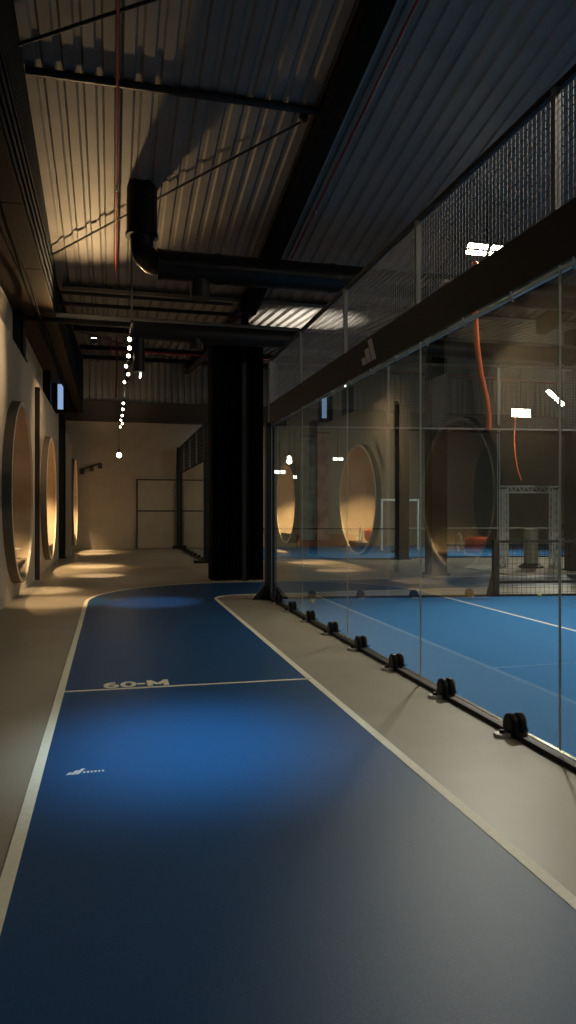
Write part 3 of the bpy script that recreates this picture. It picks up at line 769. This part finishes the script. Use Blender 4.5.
# ------------------------------------------------------------------ floodlights
fl = ['twin floodlight glaring above the mesh of the near court', 'twin floodlight over the near court, behind the camera on the right', 'twin floodlight over the near court above the camera',
      'twin floodlight over the far court at the right', 'twin floodlight over the far court beside the curtain']
for (p, tg, e), lab in zip(FLOODS, fl):
    t = thing('floodlight', lab, 'floodlight', p, 0, 'court floodlights')
    p = Vector(p); d = (Vector(tg) - p).normalized()
    s = Vector((1, -0.1, 0)).normalized(); s = (s - d * s.dot(d)).normalized(); u = s.cross(d)
    for k in (-1, 1):
        c = p + s * 0.21 * k
        MB().bar(c - d * 0.09, c - d * 0.01, 0.38, 0.26, up=u).build('housing', 'black', t, bevel=0.01)
        MB().bar(c - d * 0.01, c + d * 0.0, 0.36, 0.2, up=u).build('lens', 'flood', t)
    MB().tube([p - s * 0.45, p + s * 0.45], 0.02, 8).build('cross_arm', 'black', t)
    MB().tube([p - d * 0.1, p + Vector((0, 0, max(0.1, roof_z(p.y) - p.z)))], 0.025, 8).build('hanger', 'black', t)
# small far luminaires hung beyond the glass
for px, py, d, ln, lab in ((338, 459, 26, 0.42, 'short white LED lamp on the far end wall, left of the niche reflection'), (280, 472, 21, 0.36, 'short white LED lamp behind the corner post'),
                           (295, 477, 24, 0.16, 'tiny white LED lamp right of the corner post'), (431, 431, 27, 0.45, 'white LED lamp high before the black column'),
                           (521, 413, 26, 0.8, 'twin floodlight of the far court seen through the glass')):
    p = at(px, py, d); t = thing('wall_lamp', lab, 'lamp', p)
    hz = 0.05 if d < 27 and ln < 0.9 else 0.06
    if ln > 0.7: hz = 0.14
    MB().box(p.x - ln / 2, p.x + ln / 2, p.y + 0.01, p.y + 0.08, p.z - hz - 0.02, p.z + hz + 0.02).build('housing', 'black', t)
    MB().box(p.x - ln / 2 + 0.02, p.x - 0.02, p.y - 0.01, p.y + 0.01, p.z - hz, p.z + hz).build('lens', 'lamp' if ln > 0.7 else 'led', t)
    MB().box(p.x + 0.02, p.x + ln / 2 - 0.02, p.y - 0.01, p.y + 0.01, p.z - hz, p.z + hz).build('lens', 'lamp' if ln > 0.7 else 'led', t)
    MB().tube([(p.x, p.y + 0.05, p.z + hz), (p.x, p.y + 0.05, roof_z(p.y) - 0.02)], 0.015, 6).build('hanger', 'black', t)

# orange hoses
h = [(475, 262), (475, 312), (477, 345), (481, 375), (487, 400), (489, 414), (489, 430)]
tag(MB().tube([at(a, b, 12.35) for a, b in h], 0.045, 10).build('cable_hose', 'orange', smooth=True), 'thick orange cable hose hanging from the near floodlight', 'hose')
h = [(516, 412), (515, 418), (514, 440), (515, 455), (517, 468), (521, 480)]
tag(MB().tube([at(a, b, 25.8) for a, b in h], 0.026, 8).build('cable_hose', 'orange', smooth=True), 'thinner orange cable hose hanging from the far floodlight', 'hose')

# ------------------------------------------------------------------ things beyond the court
def arch(c, wd, hh, ang, label, r=0.08):
    t = thing('metal_arch', label, 'arch', (c.x, c.y, 0), ang, None, local=True)
    for s in (-1, 1):
        m = MB(); x = s * wd / 2
        for dx in (-r, r):
            for dy in (-r, r): m.tube([(x + dx, dy, 0), (x + dx, dy, hh)], 0.026, 6)
        k = 0; z = 0.05
        while z < hh - 0.1:
            q = -1 if k % 2 else 1
            m.tube([(x - r * q, -r, z), (x + r * q, -r, z + 0.12)], 0.018, 5); m.tube([(x - r * q, r, z), (x + r * q, r, z + 0.12)], 0.018, 5); z += 0.12; k += 1
        m.build('truss_leg', 'white', t)
        MB().box(x - 0.16, x + 0.16, -0.16, 0.16, 0, 0.02).build('foot_plate', 'white', t)
    m = MB()
    for dz in (-r, r):
        for dy in (-r, r): m.tube([(-wd / 2 - r, dy, hh + dz), (wd / 2 + r, dy, hh + dz)], 0.026, 6)
    x = -wd / 2; k = 0
    while x < wd / 2 - 0.05:
        q = -1 if k % 2 else 1
        m.tube([(x, -r, hh - r * q), (x + 0.12, -r, hh + r * q)], 0.018, 5); x += 0.12; k += 1
    m.build('truss_beam', 'white', t)
    return t
p = at(529, 567, 19.4); arch(p, 1.45, 2.12, -0.1, 'silver truss arch standing beyond the low net at the right')
tag(MB().box(p.x - 1.9, p.x + 1.7, p.y - 2.2, p.y + 0.6, 0.0, 0.02).build('floor_mat', 'rug', bevel=0.005), 'pale floor mat under the silver truss arch', 'mat')
p = at(400, 548, 27.5); t = thing('goal_frame', 'thin white goal frame before the far end wall', 'goal', (p.x, p.y, 0), 0, None, local=True)
for s in (-1, 1): MB().tube([(s * 0.75, 0, 0.012), (s * 0.75, 0, 1.97)], 0.045, 10).build('upright', 'white', t)
MB().tube([(-0.79, 0, 1.95), (0.79, 0, 1.95)], 0.045, 10).build('crossbar', 'white', t)
def post(px, py, d, r, hh, label):
    p = at(px, py, d); t = thing('padded_post', label, 'post', (p.x, p.y, 0))
    MB().lathe([(0, 0.0), (r * 1.7, 0.0), (r * 1.7, 0.04), (r, 0.12), (0, 0.12)], 20, (p.x, p.y, 0.02)).build('post_base', 'darkbrown', t, smooth=True)
    MB().lathe([(0, 0.12), (r, 0.12), (r, hh - 0.03), (r - 0.03, hh), (0, hh)], 20, (p.x, p.y, 0.0)).build('post_body', 'bin', t, smooth=True)
post(531, 568, 19.0, 0.19, 1.05, 'grey padded post standing inside the silver truss arch')
post(400, 550, 26.0, 0.2, 0.8, 'grey padded post in front of the white goal frame')
# banners on the end wall and orange boards
for px0, px1, py0, py1, mt, lab in ((300, 314, 436, 542, 'bannerpale', 'tall pale grey printed banner on the end wall'), (316, 328, 433, 540, 'bannerpink', 'tall pinkish printed banner on the end wall')):
    a, b = atY(px0, py0, YE - 0.33), atY(px1, py1, YE - 0.33)
    t = thing('printed_banner', lab, 'banner', (a.x, YE - 0.3, b.z))
    MB().box(a.x, b.x, YE - 0.42, YE - 0.40, max(b.z, 0.3), a.z).build('sheet', mt, t)
    MB().tube([(a.x - 0.03, YE - 0.41, a.z), (b.x + 0.03, YE - 0.41, a.z)], 0.025, 8).build('hanging_bar', 'black', t)
a, b = at(318, 536, 28), at(345, 545, 28); 
tag(MB().box(7.6, 10.2, YE - 0.32, YE - 0.2, 0.0, 0.5).box(7.6, 10.2, YE - 0.35, YE - 0.16, 0.5, 0.54).build('orange_bench_wall', 'orangewall'), 'low orange boarded bench at the foot of the end wall', 'bench')
p = at(568, 545, 19.5); t = thing('wooden_stool', 'brown wooden stool at the right edge behind the low net', 'stool', (p.x, p.y, 0), 0, None, local=True)
for sx in (-1, 1):
    for sy in (-1, 1): MB().tube([(sx * 0.16, sy * 0.16, 0), (sx * 0.12, sy * 0.12, 0.74)], 0.02, 8).build('leg', 'wood', t)
MB().lathe([(0, 0.72), (0.17, 0.72), (0.19, 0.745), (0.17, 0.77), (0, 0.77)], 20).build('seat', 'wood', t)
MB().tube([(-0.14, 0.14, 0.75), (-0.14, 0.17, 1.15)], 0.02, 8).tube([(0.14, 0.14, 0.75), (0.14, 0.17, 1.15)], 0.02, 8).bar((-0.16, 0.17, 1.1), (0.16, 0.17, 1.1), 0.03, 0.14).build('backrest', 'wood', t)
for px, py, d, lab in ((312.5, 604, 11.65, 'yellow green ball on the turf near the corner post'), (539.5, 594, 12.55, 'yellow green ball at the foot of the low net')):
    p = at(px, py, d); m = MB(); m.sphere((p.x, p.y, 0.012 + 0.034), 0.034, 12); tag(m.build('padel_ball', 'ball', smooth=True), lab, 'ball', 'balls on the court')
# end wall details
t = thing('wall_conduit', 'dark horizontal conduit with hanging clips on the end wall', 'conduit', (0, YE, 3.2))
a, b = at(80, 470, 28.3), at(101, 463, 28.3)
MB().tube([(a.x, YE - 0.05, a.z), (b.x, YE - 0.05, b.z)], 0.03, 8).build('conduit_bar', 'darkbrown', t)
for u in (0.1, 0.55, 0.95):
    q = Vector((a.x, YE - 0.05, a.z)).lerp(Vector((b.x, YE - 0.05, b.z)), u); MB().box(q.x - 0.08, q.x + 0.08, YE - 0.1, YE - 0.01, q.z - 0.2, q.z).build('clip', 'darkbrown', t)
t = thing('outlined_sheet', 'plain beige sheet with dark outlines on the end wall', 'outlines', (1.0, YE, 0))  # flat sheet with dark outline bars laid on the end wall
a, b = at(138, 480, 28.5), at(172, 480, 28.5)
MB().box(a.x, XG - 0.15, YE - 0.05, YE - 0.005, 0.02, a.z).build('outlined_face', 'plaster', t)
MB().box(a.x - 0.06, a.x, YE - 0.08, YE - 0.005, 0, a.z + 0.05).box(a.x, XG - 0.15, YE - 0.08, YE - 0.005, a.z, a.z + 0.05).box(a.x, XG - 0.15, YE - 0.08, YE - 0.05, 1.5, 1.56).build('outline_bars', 'darkbrown', t)
# every panel, rail, clamp and post of one court wall belongs to that wall
def wall_thing(label, members, loc):
    root = thing('glass_fence', label, 'glass wall', loc)
    for t in members:
        if t.type == 'EMPTY':
            kids = [k for k in COL.objects if k.parent == t]
            main = kids[0]; main.name = t.name.split('.')[0]
            if '_local' in t:
                main.parent = None; main.matrix_parent_inverse = Matrix.Identity(4)
                main.parent = root; main.location = t.location - root.location; main.rotation_euler = t.rotation_euler
            else:
                main.parent = root; main.matrix_parent_inverse = Matrix.Translation(-root.location)
            for k in kids[1:]: k.parent = main; k.matrix_parent_inverse = Matrix.Identity(4)
            bpy.data.objects.remove(t)
        else:
            t.parent = root; t.matrix_parent_inverse = Matrix.Translation(-root.location)
            for q in ('label', 'category', 'group'):
                if q in t: del t[q]
    return root
near, side, far = [], [], []
for o in [o for o in COL.objects if o.parent is None]:
    n = o.name.split('.')[0]
    if n not in ('glass_panel', 'wire_mesh_panel', 'glass_clamp', 'corner_post', 'top_rail', 'base_kerb', 'court_banner'): continue
    g = o.get('label', '') + ' ' + o.get('group', '')
    if o.location.y > 18 or o.get('label', '').endswith('under the far court glass'): far.append(o)
    elif 'far court side' in g or 'far side' in g: side.append(o)
    else: near.append(o)
wall_thing('long glass wall of the near court with mesh, clamps and dark banner beside the track', near, (XG, 3.0, 0))
wall_thing('far side glass wall of the near court, from corner post to low net', side, (XG + 0.3, YC, 0))
wall_thing('distant glass wall with dark mesh top, left of the black curtain', far, (XG, 21, 0))
for o in COL.objects:
    if '_local' in o: del o['_local']
